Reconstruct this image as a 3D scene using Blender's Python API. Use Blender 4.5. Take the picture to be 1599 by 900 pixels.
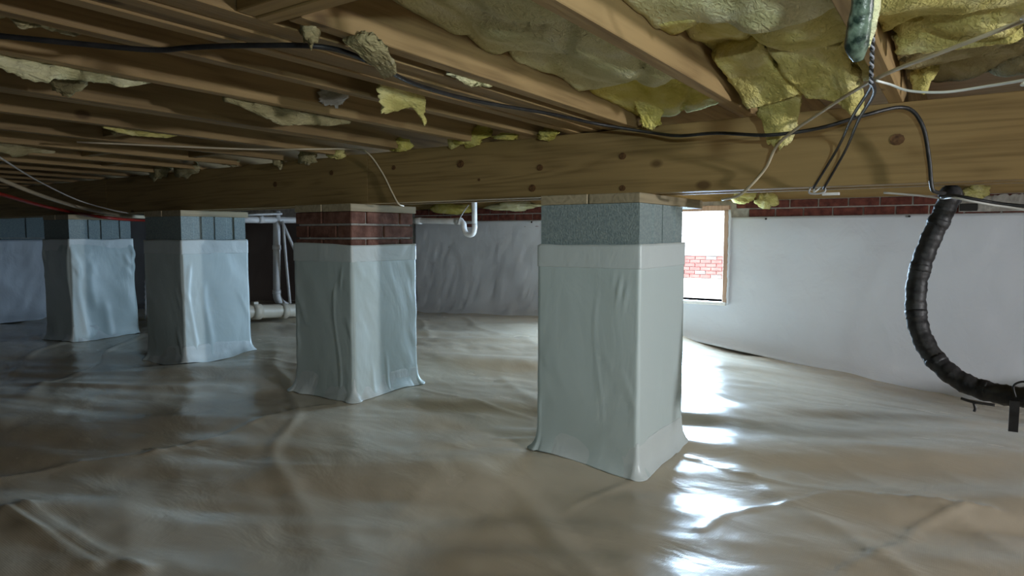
import bpy, bmesh, math, random
import numpy as np
from mathutils import Vector

random.seed(7)
sc = bpy.context.scene
for o in list(bpy.data.objects):
    bpy.data.objects.remove(o)
C = sc.collection

# ---------------------------------------------------------------- camera
F_PX = 1040.0
CAM = np.array([0.0, 0.0, 0.87])
YAW = math.radians(34.0)
PITCH = math.atan(82 / F_PX)
cam = bpy.data.cameras.new('camera')
cam.sensor_width = 36.0
cam.lens = F_PX / 1599 * 36.0
cam.clip_start = 0.02
cam.clip_end = 200
camo = bpy.data.objects.new('camera', cam)
C.objects.link(camo)
camo.location = CAM
camo.rotation_euler = (math.pi / 2 - PITCH, 0, YAW)
sc.camera = camo

# ---------------------------------------------------------------- world, sun, lamps, exposure
w = bpy.data.worlds.new('sky')
sc.world = w
w.use_nodes = True
bg = w.node_tree.nodes['Background']
bg.inputs['Color'].default_value = (0.72, 0.84, 1.0, 1)
bg.inputs['Strength'].default_value = 5.0

sun = bpy.data.lights.new('sun', 'SUN')
sun.energy = 7.0
sun.angle = 0.01
sun.color = (1.0, 0.95, 0.88)
suno = bpy.data.objects.new('sun', sun)
C.objects.link(suno)
suno.rotation_euler = (math.radians(38), 0, math.radians(-25))

# work lamp hung from the joists on the right, beyond the frame
wl = bpy.data.lights.new('work_lamp_light', 'SPOT')
wl.energy = 260
wl.color = (0.97, 0.98, 1.0)
wl.spot_size = math.radians(120)
wl.spot_blend = 0.8
wl.shadow_soft_size = 0.08
wlo = bpy.data.objects.new('work_lamp_light', wl)
C.objects.link(wlo)
wlo.location = (2.9, 1.48, 0.93)
wlo.rotation_euler = Vector((-1.0, 0.50, -0.12)).to_track_quat('-Z', 'Y').to_euler()
# hand lamp held up beside the camera, aimed ahead
hl = bpy.data.lights.new('hand_lamp_light', 'SPOT')
hl.energy = 40
hl.color = (0.84, 1.0, 0.98)
hl.spot_size = math.radians(76)
hl.spot_blend = 1.0
hl.shadow_soft_size = 0.025
hlo = bpy.data.objects.new('hand_lamp_light', hl)
C.objects.link(hlo)
hlo.location = (0.30, 0.10, 1.09)
_d = Vector((-1.05, 2.2, 1.10)) - Vector(hlo.location)
hlo.rotation_euler = _d.to_track_quat('-Z', 'Y').to_euler()

def portal(name, loc, rot, sx, sy):
    l = bpy.data.lights.new(name, 'AREA')
    l.shape = 'RECTANGLE'
    l.size = sx
    l.size_y = sy
    l.cycles.is_portal = True
    o = bpy.data.objects.new(name, l)
    C.objects.link(o)
    o.location = loc
    o.rotation_euler = rot

portal('window_portal', (-2.03, 5.72, 0.70), (-math.pi / 2, 0, 0), 0.90, 0.76)
# daylight entering through the opening
dl = bpy.data.lights.new('window_daylight', 'AREA')
dl.shape = 'RECTANGLE'
dl.size = 0.82
dl.size_y = 0.70
dl.energy = 98
dl.color = (0.52, 0.75, 1.0)
dlo = bpy.data.objects.new('window_daylight', dl)
C.objects.link(dlo)
dlo.location = (-2.03, 5.58, 0.70)
dlo.rotation_euler = (-math.pi / 2, 0, 0)

vs = sc.view_settings
vs.view_transform = 'Standard'
vs.look = 'None'
vs.gamma = 1.0
vs.use_curve_mapping = False
vs.exposure = 0.0

# ---------------------------------------------------------------- pixel -> place helpers
_cy, _sy = math.cos(YAW), math.sin(YAW)
_R = np.array([_cy, _sy, 0.0])
_Fh = np.array([-_sy, _cy, 0.0])
_F = _Fh * math.cos(PITCH) - np.array([0, 0, math.sin(PITCH)])
_U = _Fh * math.sin(PITCH) + np.array([0, 0, math.cos(PITCH)])

def _ray(x, y):
    return _F + _R * (x - 799.5) / F_PX + _U * (450 - y) / F_PX
def at_y(x, y, Y):
    d = _ray(x, y); return CAM + d * (Y / d[1])
def at_x(x, y, X):
    d = _ray(x, y); return CAM + d * (X / d[0])
def at_z(x, y, Z):
    d = _ray(x, y); return CAM + d * ((Z - CAM[2]) / d[2])

# ---------------------------------------------------------------- numpy noise
_rng = np.random.RandomState(11)
_PERM = _rng.permutation(512)
_PERM = np.concatenate([_PERM, _PERM])
_VAL = _rng.rand(512) * 2 - 1

def vnoise(x, y, seed=0):
    x = np.asarray(x, float) + seed * 17.31
    y = np.asarray(y, float) + seed * 9.77
    xi = np.floor(x).astype(int); yi = np.floor(y).astype(int)
    fx = x - xi; fy = y - yi
    u = fx * fx * fx * (fx * (fx * 6 - 15) + 10)
    v = fy * fy * fy * (fy * (fy * 6 - 15) + 10)
    def h(a, b):
        return _VAL[_PERM[(_PERM[a & 511] + b) & 511]]
    n00 = h(xi, yi); n10 = h(xi + 1, yi); n01 = h(xi, yi + 1); n11 = h(xi + 1, yi + 1)
    return (n00 * (1 - u) + n10 * u) * (1 - v) + (n01 * (1 - u) + n11 * u) * v

def fbm(x, y, seed=0, octv=3):
    s = 0; a = 1.0; k = 1.0
    for i in range(octv):
        s = s + a * vnoise(np.asarray(x) * k, np.asarray(y) * k, seed + i)
        a *= 0.5; k *= 2.03
    return s

def ridge(x, y, seed=0):
    return 1 - np.abs(vnoise(x, y, seed)) * 2

def sstep(a, b, x):
    t = np.clip((np.asarray(x, float) - a) / (b - a), 0, 1)
    return t * t * (3 - 2 * t)

# ---------------------------------------------------------------- object helpers
WLOC = {}

def link(o, parent=None, wl=(0, 0, 0)):
    C.objects.link(o)
    WLOC[o] = Vector(wl)
    if parent is not None:
        o.parent = parent
        o.location = Vector(wl) - WLOC[parent]
    else:
        o.location = wl
    return o

def tag(o, label=None, cat=None, group=None, kind=None):
    if label: o['label'] = label
    if cat: o['category'] = cat
    if group: o['group'] = group
    if kind: o['kind'] = kind
    return o

def empty(name, loc, label=None, cat=None, group=None, kind=None):
    o = bpy.data.objects.new(name, None)
    o.empty_display_size = 0.05
    link(o, None, loc)
    return tag(o, label, cat, group, kind)

def mesh_obj(name, V, Fc, mat, parent=None, smooth=False, origin=None, bevel=0.0):
    V = np.asarray(V, float)
    if origin is None:
        lo = V.min(0); hi = V.max(0)
        origin = np.array([(lo[0] + hi[0]) / 2, (lo[1] + hi[1]) / 2, lo[2]])
    me = bpy.data.meshes.new(name)
    me.from_pydata((V - origin).tolist(), [], [list(map(int, f)) for f in Fc])
    if bevel > 0:
        bm = bmesh.new(); bm.from_mesh(me)
        bmesh.ops.bevel(bm, geom=bm.edges[:], offset=bevel, segments=1, affect='EDGES')
        bm.to_mesh(me); bm.free()
    me.materials.append(mat)
    if smooth:
        me.polygons.foreach_set('use_smooth', [True] * len(me.polygons))
    me.update()
    o = bpy.data.objects.new(name, me)
    return link(o, parent, origin)

BF = [(0, 3, 2, 1), (4, 5, 6, 7), (0, 1, 5, 4), (1, 2, 6, 5), (2, 3, 7, 6), (3, 0, 4, 7)]
def boxv(x0, x1, y0, y1, z0, z1):
    return [(x0, y0, z0), (x1, y0, z0), (x1, y1, z0), (x0, y1, z0),
            (x0, y0, z1), (x1, y0, z1), (x1, y1, z1), (x0, y1, z1)]

def box(name, x0, x1, y0, y1, z0, z1, mat, parent=None, bevel=0.0):
    return mesh_obj(name, boxv(x0, x1, y0, y1, z0, z1), BF, mat, parent, bevel=bevel)

def boxes(name, lst, mat, parent=None):
    V = []; Fc = []
    for b in lst:
        k = len(V)
        V += boxv(*b); Fc += [tuple(i + k for i in f) for f in BF]
    return mesh_obj(name, V, Fc, mat, parent)

def clone(src, wl, parent, name=None, rotz=0.0, scale=None):
    o = src.copy()
    if name: o.name = name
    link(o, parent, wl)
    o.rotation_euler = (0, 0, rotz)
    if scale: o.scale = scale
    return o

def catmull(P, n=8):
    P = [np.asarray(p, float) for p in P]
    if len(P) < 3:
        return [P[0] + (P[-1] - P[0]) * t for t in np.linspace(0, 1, n + 1)]
    Q = [2 * P[0] - P[1]] + P + [2 * P[-1] - P[-2]]
    out = []
    for i in range(1, len(Q) - 2):
        a, b, c, d = Q[i - 1], Q[i], Q[i + 1], Q[i + 2]
        for k in range(n):
            t = k / n
            out.append(0.5 * (2 * b + (c - a) * t + (2 * a - 5 * b + 4 * c - d) * t * t + (3 * b - a - 3 * c + d) * t ** 3))
    out.append(P[-1])
    return out

def tube_geo(P, r, n=8, noise=0.0, flat=1.0, seed=0):
    P = [Vector(p) for p in P]
    rr = r if hasattr(r, '__len__') else [r] * len(P)
    V = []; Fc = []
    T = []
    for i in range(len(P)):
        a = P[max(i - 1, 0)]; b = P[min(i + 1, len(P) - 1)]
        T.append((b - a).normalized())
    up = Vector((0, 0, 1))
    if abs(T[0].dot(up)) > 0.9: up = Vector((0, 1, 0))
    nrm = (up - T[0] * up.dot(T[0])).normalized()
    rnd = random.Random(seed)
    for i, p in enumerate(P):
        nrm = (nrm - T[i] * nrm.dot(T[i])).normalized()
        bn = T[i].cross(nrm)
        for k in range(n):
            a = 2 * math.pi * k / n
            q = rr[i] * (1 + (rnd.random() - 0.5) * noise)
            V.append(tuple(p + nrm * (math.cos(a) * q) + bn * (math.sin(a) * q * flat)))
    m = len(P)
    for i in range(m - 1):
        for k in range(n):
            k2 = (k + 1) % n
            Fc.append((i * n + k, i * n + k2, (i + 1) * n + k2, (i + 1) * n + k))
    Fc.append(tuple(range(n - 1, -1, -1)))
    Fc.append(tuple((m - 1) * n + k for k in range(n)))
    return V, Fc

def tube(name, P, r, mat, parent=None, n=8, sm=8, noise=0.0, seed=0):
    Q = catmull(P, sm) if sm else P
    if hasattr(r, '__len__'):
        r = list(np.interp(np.linspace(0, 1, len(Q)), np.linspace(0, 1, len(r)), r))
    V, Fc = tube_geo(Q, r, n, noise, seed=seed)
    return mesh_obj(name, V, Fc, mat, parent, smooth=True)

def grid_faces(nu, nv, off=0, skip=None):
    Fc = []
    for j in range(nv - 1):
        for i in range(nu - 1):
            if skip and skip(i, j): continue
            a = off + j * nu + i
            Fc.append((a, a + 1, a + nu + 1, a + nu))
    return Fc

# ---------------------------------------------------------------- materials
def new_mat(name):
    m = bpy.data.materials.new(name); m.use_nodes = True
    nt = m.node_tree
    return m, nt, nt.nodes['Principled BSDF']

def nd(nt, t, **kw):
    n = nt.nodes.new(t)
    for k, v in kw.items():
        if k in ('operation', 'blend_type', 'data_type', 'feature', 'wave_type', 'bands_direction', 'noise_dimensions', 'voronoi_dimensions'):
            setattr(n, k, v)
        else:
            n.inputs[k].default_value = v
    return n

def coords(nt, scale=(1, 1, 1), kind='Object'):
    tc = nt.nodes.new('ShaderNodeTexCoord')
    mp = nt.nodes.new('ShaderNodeMapping')
    mp.inputs['Scale'].default_value = scale
    nt.links.new(tc.outputs[kind], mp.inputs['Vector'])
    return mp.outputs[0]

def geo_coords(nt, scale=(1, 1, 1)):
    g = nt.nodes.new('ShaderNodeNewGeometry')
    mp = nt.nodes.new('ShaderNodeMapping')
    mp.inputs['Scale'].default_value = scale
    nt.links.new(g.outputs['Position'], mp.inputs['Vector'])
    return mp.outputs[0]

def ramp(nt, fac, stops):
    r = nt.nodes.new('ShaderNodeValToRGB')
    el = r.color_ramp.elements
    while len(el) < len(stops): el.new(0.5)
    for e, (p, c) in zip(el, stops):
        e.position = p; e.color = (*c, 1)
    nt.links.new(fac, r.inputs[0])
    return r.outputs[0]

def noise_mat(name, c1, c2, scale=8, rough=0.6, bump=0.2, bscale=40, dist=0.01, spec=0.5, mapscale=(1, 1, 1), world=False, lo=0.35, hi=0.65, detail=4):
    m, nt, b = new_mat(name)
    v = geo_coords(nt, mapscale) if world else coords(nt, mapscale)
    n1 = nd(nt, 'ShaderNodeTexNoise', Scale=scale, Detail=detail)
    nt.links.new(v, n1.inputs['Vector'])
    nt.links.new(ramp(nt, n1.outputs[0], [(lo, c1), (hi, c2)]), b.inputs['Base Color'])
    b.inputs['Roughness'].default_value = rough
    b.inputs['Specular IOR Level'].default_value = spec
    if bump > 0:
        n2 = nd(nt, 'ShaderNodeTexNoise', Scale=bscale, Detail=5)
        nt.links.new(v, n2.inputs['Vector'])
        bp = nd(nt, 'ShaderNodeBump', Strength=bump, Distance=dist)
        nt.links.new(n2.outputs[0], bp.inputs['Height'])
        nt.links.new(bp.outputs[0], b.inputs['Normal'])
    return m

def wood_mat(name, axis, dark, light, knot=True, rough=0.65):
    m, nt, b = new_mat(name)
    st = [9, 9, 9]; st[axis] = 0.55
    v = geo_coords(nt, tuple(st))
    oi = nt.nodes.new('ShaderNodeObjectInfo')
    ad = nt.nodes.new('ShaderNodeVectorMath'); ad.operation = 'ADD'
    sc_ = nt.nodes.new('ShaderNodeVectorMath'); sc_.operation = 'SCALE'; sc_.inputs['Scale'].default_value = 30
    cb = nt.nodes.new('ShaderNodeCombineXYZ')
    for k in range(3): nt.links.new(oi.outputs['Random'], cb.inputs[k])
    nt.links.new(cb.outputs[0], sc_.inputs[0])
    nt.links.new(v, ad.inputs[0]); nt.links.new(sc_.outputs[0], ad.inputs[1])
    n1 = nd(nt, 'ShaderNodeTexNoise', Scale=1.0, Detail=2.0, Distortion=0.4)
    nt.links.new(ad.outputs[0], n1.inputs['Vector'])
    mul = nd(nt, 'ShaderNodeMath', operation='MULTIPLY'); mul.inputs[1].default_value = 9.0
    nt.links.new(n1.outputs[0], mul.inputs[0])
    fr = nd(nt, 'ShaderNodeMath', operation='PINGPONG'); fr.inputs[1].default_value = 0.5
    nt.links.new(mul.outputs[0], fr.inputs[0])
    st2 = [60, 60, 60]; st2[axis] = 2.0
    v2 = geo_coords(nt, tuple(st2))
    n2 = nd(nt, 'ShaderNodeTexNoise', Scale=1.5, Detail=3)
    nt.links.new(v2, n2.inputs['Vector'])
    mx = nd(nt, 'ShaderNodeMath', operation='MULTIPLY_ADD'); mx.inputs[1].default_value = 0.7
    nt.links.new(fr.outputs[0], mx.inputs[0]); 
    h = nd(nt, 'ShaderNodeMath', operation='MULTIPLY'); h.inputs[1].default_value = 0.75
    nt.links.new(n2.outputs[0], h.inputs[0]); nt.links.new(h.outputs[0], mx.inputs[2])
    col = ramp(nt, mx.outputs[0], [(0.15, dark), (0.55, light), (0.9, tuple(c * 1.12 for c in light))])
    # board to board tone
    hsv = nt.nodes.new('ShaderNodeHueSaturation')
    mr = nt.nodes.new('ShaderNodeMapRange'); mr.inputs['To Min'].default_value = 0.78; mr.inputs['To Max'].default_value = 1.15
    nt.links.new(oi.outputs['Random'], mr.inputs[0]); nt.links.new(mr.outputs[0], hsv.inputs['Value'])
    nt.links.new(col, hsv.inputs['Color'])
    out = hsv.outputs[0]
    if knot:
        ks = [4.2, 4.2, 4.2]; ks[axis] = 2.6
        v3 = geo_coords(nt, tuple(ks))
        vo = nd(nt, 'ShaderNodeTexVoronoi', Scale=1.0, Randomness=1.0)
        nt.links.new(v3, vo.inputs['Vector'])
        kr = nt.nodes.new('ShaderNodeMapRange')
        kr.inputs['From Min'].default_value = 0.045; kr.inputs['From Max'].default_value = 0.085
        kr.inputs['To Min'].default_value = 0.75; kr.inputs['To Max'].default_value = 0.0
        nt.links.new(vo.outputs['Distance'], kr.inputs[0])
        mk = nt.nodes.new('ShaderNodeMix'); mk.data_type = 'RGBA'
        nt.links.new(kr.outputs[0], mk.inputs[0])
        nt.links.new(out, mk.inputs[6]); mk.inputs[7].default_value = (dark[0] * .35, dark[1] * .28, dark[2] * .25, 1)
        out = mk.outputs[2]
    nt.links.new(out, b.inputs['Base Color'])
    b.inputs['Roughness'].default_value = rough
    b.inputs['Specular IOR Level'].default_value = 0.25
    bp = nd(nt, 'ShaderNodeBump', Strength=0.25, Distance=0.004)
    nt.links.new(mx.outputs[0], bp.inputs['Height']); nt.links.new(bp.outputs[0], b.inputs['Normal'])
    return m

def plastic_mat(name, c1, c2, rough, bump, bscale, stretch=(1, 1, 1), weave=0.08, spec=0.5, trans=0.0):
    m, nt, b = new_mat(name)
    v = geo_coords(nt, stretch)
    n1 = nd(nt, 'ShaderNodeTexNoise', Scale=1.3, Detail=4)
    nt.links.new(v, n1.inputs['Vector'])
    nt.links.new(ramp(nt, n1.outputs[0], [(0.3, c1), (0.7, c2)]), b.inputs['Base Color'])
    rr = nt.nodes.new('ShaderNodeMapRange'); rr.inputs['To Min'].default_value = rough - .06; rr.inputs['To Max'].default_value = rough + .1
    nr = nd(nt, 'ShaderNodeTexNoise', Scale=3.0, Detail=3); nt.links.new(v, nr.inputs['Vector'])
    nt.links.new(nr.outputs[0], rr.inputs[0]); nt.links.new(rr.outputs[0], b.inputs['Roughness'])
    b.inputs['Specular IOR Level'].default_value = spec
    n2 = nd(nt, 'ShaderNodeTexNoise', Scale=bscale, Detail=4, Distortion=0.6)
    nt.links.new(v, n2.inputs['Vector'])
    bp = nd(nt, 'ShaderNodeBump', Strength=bump, Distance=0.02)
    nt.links.new(n2.outputs[0], bp.inputs['Height'])
    last = bp
    if weave > 0:
        vw = geo_coords(nt, (1, 1, 1))
        w1 = nt.nodes.new('ShaderNodeTexWave'); w1.bands_direction = 'X'; w1.inputs['Scale'].default_value = 60; w1.inputs['Distortion'].default_value = 0.4
        w2 = nt.nodes.new('ShaderNodeTexWave'); w2.bands_direction = 'Y'; w2.inputs['Scale'].default_value = 60; w2.inputs['Distortion'].default_value = 0.4
        nt.links.new(vw, w1.inputs[0]); nt.links.new(vw, w2.inputs[0])
        ad = nd(nt, 'ShaderNodeMath', operation='MAXIMUM'); nt.links.new(w1.outputs[1], ad.inputs[0]); nt.links.new(w2.outputs[1], ad.inputs[1])
        b2 = nd(nt, 'ShaderNodeBump', Strength=weave, Distance=0.002)
        nt.links.new(ad.outputs[0], b2.inputs['Height']); nt.links.new(bp.outputs[0], b2.inputs['Normal'])
        last = b2
    nt.links.new(last.outputs[0], b.inputs['Normal'])
    return m

def fiber_mat(name, c1, c2, c3):
    m, nt, b = new_mat(name)
    v = geo_coords(nt, (9, 5, 14))
    n1 = nd(nt, 'ShaderNodeTexNoise', Scale=1.2, Detail=5, Distortion=0.8)
    nt.links.new(v, n1.inputs['Vector'])
    nt.links.new(ramp(nt, n1.outputs[0], [(0.25, c1), (0.5, c2), (0.72, c3)]), b.inputs['Base Color'])
    b.inputs['Roughness'].default_value = 0.95
    b.inputs['Specular IOR Level'].default_value = 0.1
    v2 = geo_coords(nt, (70, 34, 90))
    n2 = nd(nt, 'ShaderNodeTexNoise', Scale=1.3, Detail=7, Distortion=1.0)
    nt.links.new(v2, n2.inputs['Vector'])
    bp = nd(nt, 'ShaderNodeBump', Strength=0.8, Distance=0.014)
    nt.links.new(n2.outputs[0], bp.inputs['Height']); nt.links.new(bp.outputs[0], b.inputs['Normal'])
    return m

def plain(name, c, rough=0.5, spec=0.5, metal=0.0):
    return noise_mat(name, tuple(x * .9 for x in c), tuple(min(1, x * 1.08) for x in c), 14, rough, 0.08, 60, 0.003, spec)

M = {}
M['floor'] = plastic_mat('liner_floor', (.57, .50, .385), (.65, .585, .47), .22, .35, 3.2, (1, 1.6, 1), .10, .5)
M['liner'] = plastic_mat('liner_wall', (.69, .735, .80), (.75, .79, .85), .40, .55, 5.5, (1, 1, .8), .05, .45)
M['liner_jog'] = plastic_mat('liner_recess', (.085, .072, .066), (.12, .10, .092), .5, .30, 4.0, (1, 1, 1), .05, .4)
M['wrap'] = plastic_mat('wrap_plastic', (.55, .665, .67), (.63, .725, .73), .40, .35, 4.0, (1, 1, .6), .05, .5)
M['tape'] = plastic_mat('tape_plastic', (.64, .72, .73), (.70, .77, .78), .28, .35, 6.0, (1, 1, 1), 0, .5)
M['seam'] = plastic_mat('seam_plastic', (.72, .67, .58), (.80, .76, .68), .25, .35, 9.0, (1, 1, 1), 0, .5)
M['wood_x'] = wood_mat('lumber_along_x', 0, (.22, .142, .055), (.37, .252, .105))
M['wood_y'] = wood_mat('lumber_along_y', 1, (.185, .118, .054), (.325, .222, .104))
M['wood_shim'] = wood_mat('lumber_shim', 1, (.30, .25, .16), (.42, .35, .23), knot=False)
M['subfloor'] = wood_mat('subfloor_ply', 0, (.22, .14, .07), (.34, .23, .13), knot=False)
M['frame'] = wood_mat('window_lumber', 2, (.50, .32, .22), (.66, .46, .34), knot=False)
M['block'] = noise_mat('concrete_block', (.24, .305, .315), (.33, .395, .40), 110, .9, .5, 160, .006, .2)
M['mortar'] = noise_mat('mortar', (.36, .34, .31), (.50, .48, .44), 30, .95, .5, 90, .006, .1, world=True)
M['brick'] = noise_mat('red_brick', (.095, .032, .026), (.21, .070, .052), 22, .9, .5, 90, .006, .15, world=True)
M['brick_pier'] = noise_mat('pier_brick', (.12, .055, .040), (.24, .12, .09), 20, .9, .5, 90, .006, .15, world=True)
M['out_brick'] = noise_mat('outdoor_brick', (.34, .13, .12), (.44, .19, .17), 6, .9, .2, 60, .004, .2, world=True)
M['out_brick_grey'] = noise_mat('outdoor_grey_brick', (.28, .26, .25), (.38, .36, .34), 6, .9, .2, 60, .004, .2, world=True)
M['siding'] = plain('white_siding', (.86, .86, .85), .5)
M['concrete_out'] = noise_mat('outdoor_concrete', (.74, .72, .68), (.84, .82, .78), 2, .9, .2, 40, .004, .2, world=True)
M['batt'] = fiber_mat('fiberglass', (.48, .415, .12), (.66, .59, .22), (.78, .72, .38))
M['batt_pale'] = fiber_mat('fiberglass_pale', (.56, .53, .26), (.73, .70, .41), (.83, .81, .58))
M['batt_yellow'] = fiber_mat('fiberglass_bright', (.52, .45, .08), (.70, .62, .17), (.78, .72, .30))
M['batt_dull'] = fiber_mat('fiberglass_shaded', (.26, .22, .11), (.40, .35, .19), (.52, .47, .30))  # darker copy of the fibreglass; shade of dim bays is in the colour
M['film'] = plastic_mat('clear_film', (.55, .55, .54), (.66, .66, .66), .18, .5, 20, (1, 1, 1), 0, .6)
M['black'] = noise_mat('black_rubber', (.010, .010, .011), (.030, .030, .032), 30, .45, .4, 60, .004, .5)
M['black_tape'] = noise_mat('black_tape', (.008, .008, .010), (.04, .04, .042), 26, .5, .6, 30, .006, .4)
M['cream'] = plain('cream_jacket', (.58, .50, .36), .5)
M['white_wire'] = plain('white_jacket', (.75, .75, .74), .4)
M['grey_wire'] = plain('grey_jacket', (.30, .31, .36), .4)
M['pvc'] = plain('white_pvc', (.80, .80, .80), .3)
M['pvc_old'] = noise_mat('aged_pvc', (.56, .47, .36), (.68, .60, .48), 7, .45, .1, 40, .003, .5)
M['pvc_grey'] = noise_mat('dusty_pvc', (.60, .55, .53), (.70, .66, .64), 7, .45, .1, 40, .003, .5)
M['red'] = plain('red_pipe', (.35, .03, .02), .4)
M['steel'] = noise_mat('galvanised_steel', (.35, .35, .36), (.55, .55, .56), 20, .35, .1, 60, .002, .8)
M['hose_green'] = noise_mat('mottled_duct', (.012, .025, .018), (.15, .20, .15), 60, .35, .5, 30, .01, .5, lo=.4, hi=.62)
M['hole'] = plain('dark_nail', (.02, .018, .016), .7)

# ================================================================ THE SETTING
GZ0, GZ1 = 1.022, 1.257       # girder bottom and top
JT = 1.49                     # joist top
WY = 5.50                     # back wall face

def floor_base(x, y):
    x = np.asarray(x, float); y = np.asarray(y, float)
    z = 0.045 - 0.045 * np.tanh((x + 1.9) / 0.9)
    z = z - 0.25 * sstep(-2.6, 0.8, x) * sstep(3.2, 5.5, y) - .5 * sstep(5.55, 5.7, y) * (x > -4.95)
    z = z + 0.07 * np.exp(-(((x + 4.9) / 0.7) ** 2 + ((y - 3.7) / 0.8) ** 2))
    z = z - 0.05 * sstep(3.8, 5.4, y) * sstep(-3.0, -5.0, x)
    return z

def fl(px_, py_):
    p = at_z(px_, py_, 0.03)
    for _ in range(6):
        p = at_z(px_, py_, float(floor_base(p[0], p[1])))
    return p

SEAMS = []
for pp, wd, ht, stp in [
        ([(0, 742), (120, 720), (242, 703)], .022, .006, .004),
        ([(242, 703), (340, 682), (460, 642), (500, 634)], .018, .005, .004),
        ([(652, 612), (720, 630), (838, 657)], .016, .005, .003),
        ([(1075, 712), (1180, 742), (1330, 772), (1540, 800)], .018, .007, .006),
        ([(10, 800), (90, 850), (150, 890)], .020, .012, .004),
        ([(40, 790), (130, 850), (230, 900)], .018, .009, .003),
        ([(1310, 893), (1400, 850), (1440, 815), (1510, 797)], .014, .006, .004),
        ([(1090, 826), (1150, 797), (1290, 772)], .014, .005, .003),
        ([(395, 562), (430, 572), (470, 580)], .018, .005, .0),
        ([(880, 790), (940, 765), (985, 748)], .014, .005, .0),
        ([(780, 690), (810, 690), (838, 688)], .016, .008, .0),
        ([(300, 700), (420, 725), (560, 735)], .014, .003, .0)]:
    SEAMS.append((np.array(catmull([fl(*q) for q in pp], 10))[:, :2], wd, ht, stp))

def seam_z(x, y):
    x = np.asarray(x, float); y = np.asarray(y, float)
    z = np.zeros(np.broadcast(x, y).shape)
    for pl, wd, ht, stp in SEAMS:
        lo = pl.min(0) - .12; hi = pl.max(0) + .12
        mk = (x > lo[0]) & (x < hi[0]) & (y > lo[1]) & (y < hi[1])
        if not np.any(mk): continue
        px_ = x[mk]; py_ = y[mk]
        best = np.full(px_.shape, 9.0); sd = np.zeros(px_.shape)
        for a, b in zip(pl[:-1], pl[1:]):
            d = b - a; L = d @ d + 1e-12
            t = np.clip(((px_ - a[0]) * d[0] + (py_ - a[1]) * d[1]) / L, 0, 1)
            qx = px_ - a[0] - d[0] * t; qy = py_ - a[1] - d[1] * t
            dd = np.hypot(qx, qy); up = dd < best
            best = np.where(up, dd, best); sd = np.where(up, np.sign(d[0] * qy - d[1] * qx), sd)
        mod = .65 + .5 * vnoise(px_ * 9, py_ * 9, 15)
        z[mk] += ht * mod * np.exp(-(best / wd) ** 2) + stp * np.where(sd < 0, np.exp(-best / .06), 0) * (best > 0)
    return z

def floor_z(x, y):
    x = np.asarray(x, float); y = np.asarray(y, float)
    z = floor_base(x, y)
    # long soft pulls that run across the view, shorter wrinkles on top
    a = math.radians(28)
    u = x * math.cos(a) + y * math.sin(a); v = -x * math.sin(a) + y * math.cos(a)
    wv = v + 0.10 * vnoise(u * 1.1, v * 1.1, 3)
    z = z + 0.034 * vnoise(u * 0.75, wv * 1.7, 1)
    z = z + 0.019 * vnoise(u * 1.1, wv * 4.2, 2)
    z = z + 0.0075 * vnoise(u * 2.0, wv * 9.5, 4) * (0.6 + 0.4 * vnoise(u, v, 9))
    z = z + 0.0022 * vnoise(x * 9 + y * 3, y * 13, 5)
    b = math.radians(-38)
    u2 = x * math.cos(b) + y * math.sin(b); v2 = -x * math.sin(b) + y * math.cos(b)
    z = z + 0.006 * np.maximum(0, ridge(u2 * 0.6, v2 * 2.6 + .2 * vnoise(u2 * 2, v2 * 2, 7), 6) - .45) * 2
    return z + seam_z(np.atleast_1d(x), np.atleast_1d(y)).reshape(np.shape(z))

gx = np.concatenate([np.arange(-7.4, -6.0, .05), np.arange(-6.0, 2.0, .0155), np.arange(2.0, 3.65, .06)])
gy = np.concatenate([np.arange(-3.12, 0.6, .06), np.arange(0.6, 5.62, .0155), np.arange(5.63, 7.75, .06)])
GX, GY = np.meshgrid(gx, gy)
GZ = floor_z(GX, GY)
FV = np.stack([GX.ravel(), GY.ravel(), GZ.ravel()], 1)
nx, ny = len(gx), len(gy)
ii, jj = np.meshgrid(np.arange(nx - 1), np.arange(ny - 1))
a0 = (jj * nx + ii).ravel()
FF = np.stack([a0, a0 + 1, a0 + nx + 1, a0 + nx], 1)
fm = bpy.data.meshes.new('floor')
fm.vertices.add(len(FV)); fm.vertices.foreach_set('co', FV.ravel())
fm.loops.add(FF.size); fm.loops.foreach_set('vertex_index', FF.ravel().astype(np.int32))
fm.polygons.add(len(FF)); fm.polygons.foreach_set('loop_start', np.arange(0, FF.size, 4, dtype=np.int32))
fm.polygons.foreach_set('use_smooth', np.ones(len(FF), bool))
fm.update(calc_edges=True); fm.validate()
fm.materials.append(M['floor'])
floor = link(bpy.data.objects.new('floor', fm), None, (0, 0, 0))
tag(floor, 'beige plastic vapour barrier laid over the crawl space ground, wrinkled and glossy', None, None, 'structure')

ceiling = boxes('ceiling', [(-7.6, 3.9, -3.4, 5.9, JT, JT + .04), (-7.6, -4.9, 5.9, 7.9, JT, JT + .04)], M['subfloor'])
tag(ceiling, 'plywood subfloor above the joists', None, None, 'structure')

# ---- back wall with an opening, brick courses showing above the plastic
WX0, WX1, WZ0, WZ1 = -2.48, -1.60, 0.325, 1.068
wall_back = boxes('wall_back', [
    (-5.3, WX0, WY + .012, WY + .22, -.6, 1.15), (WX1, 3.8, WY + .012, WY + .22, -.6, 1.15),
    (WX0, WX1, WY + .012, WY + .22, -.6, WZ0), (WX0, WX1, WY + .012, WY + .22, WZ1, 1.15)], M['mortar'])
tag(wall_back, 'brick foundation wall at the far side', None, None, 'structure')

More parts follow.
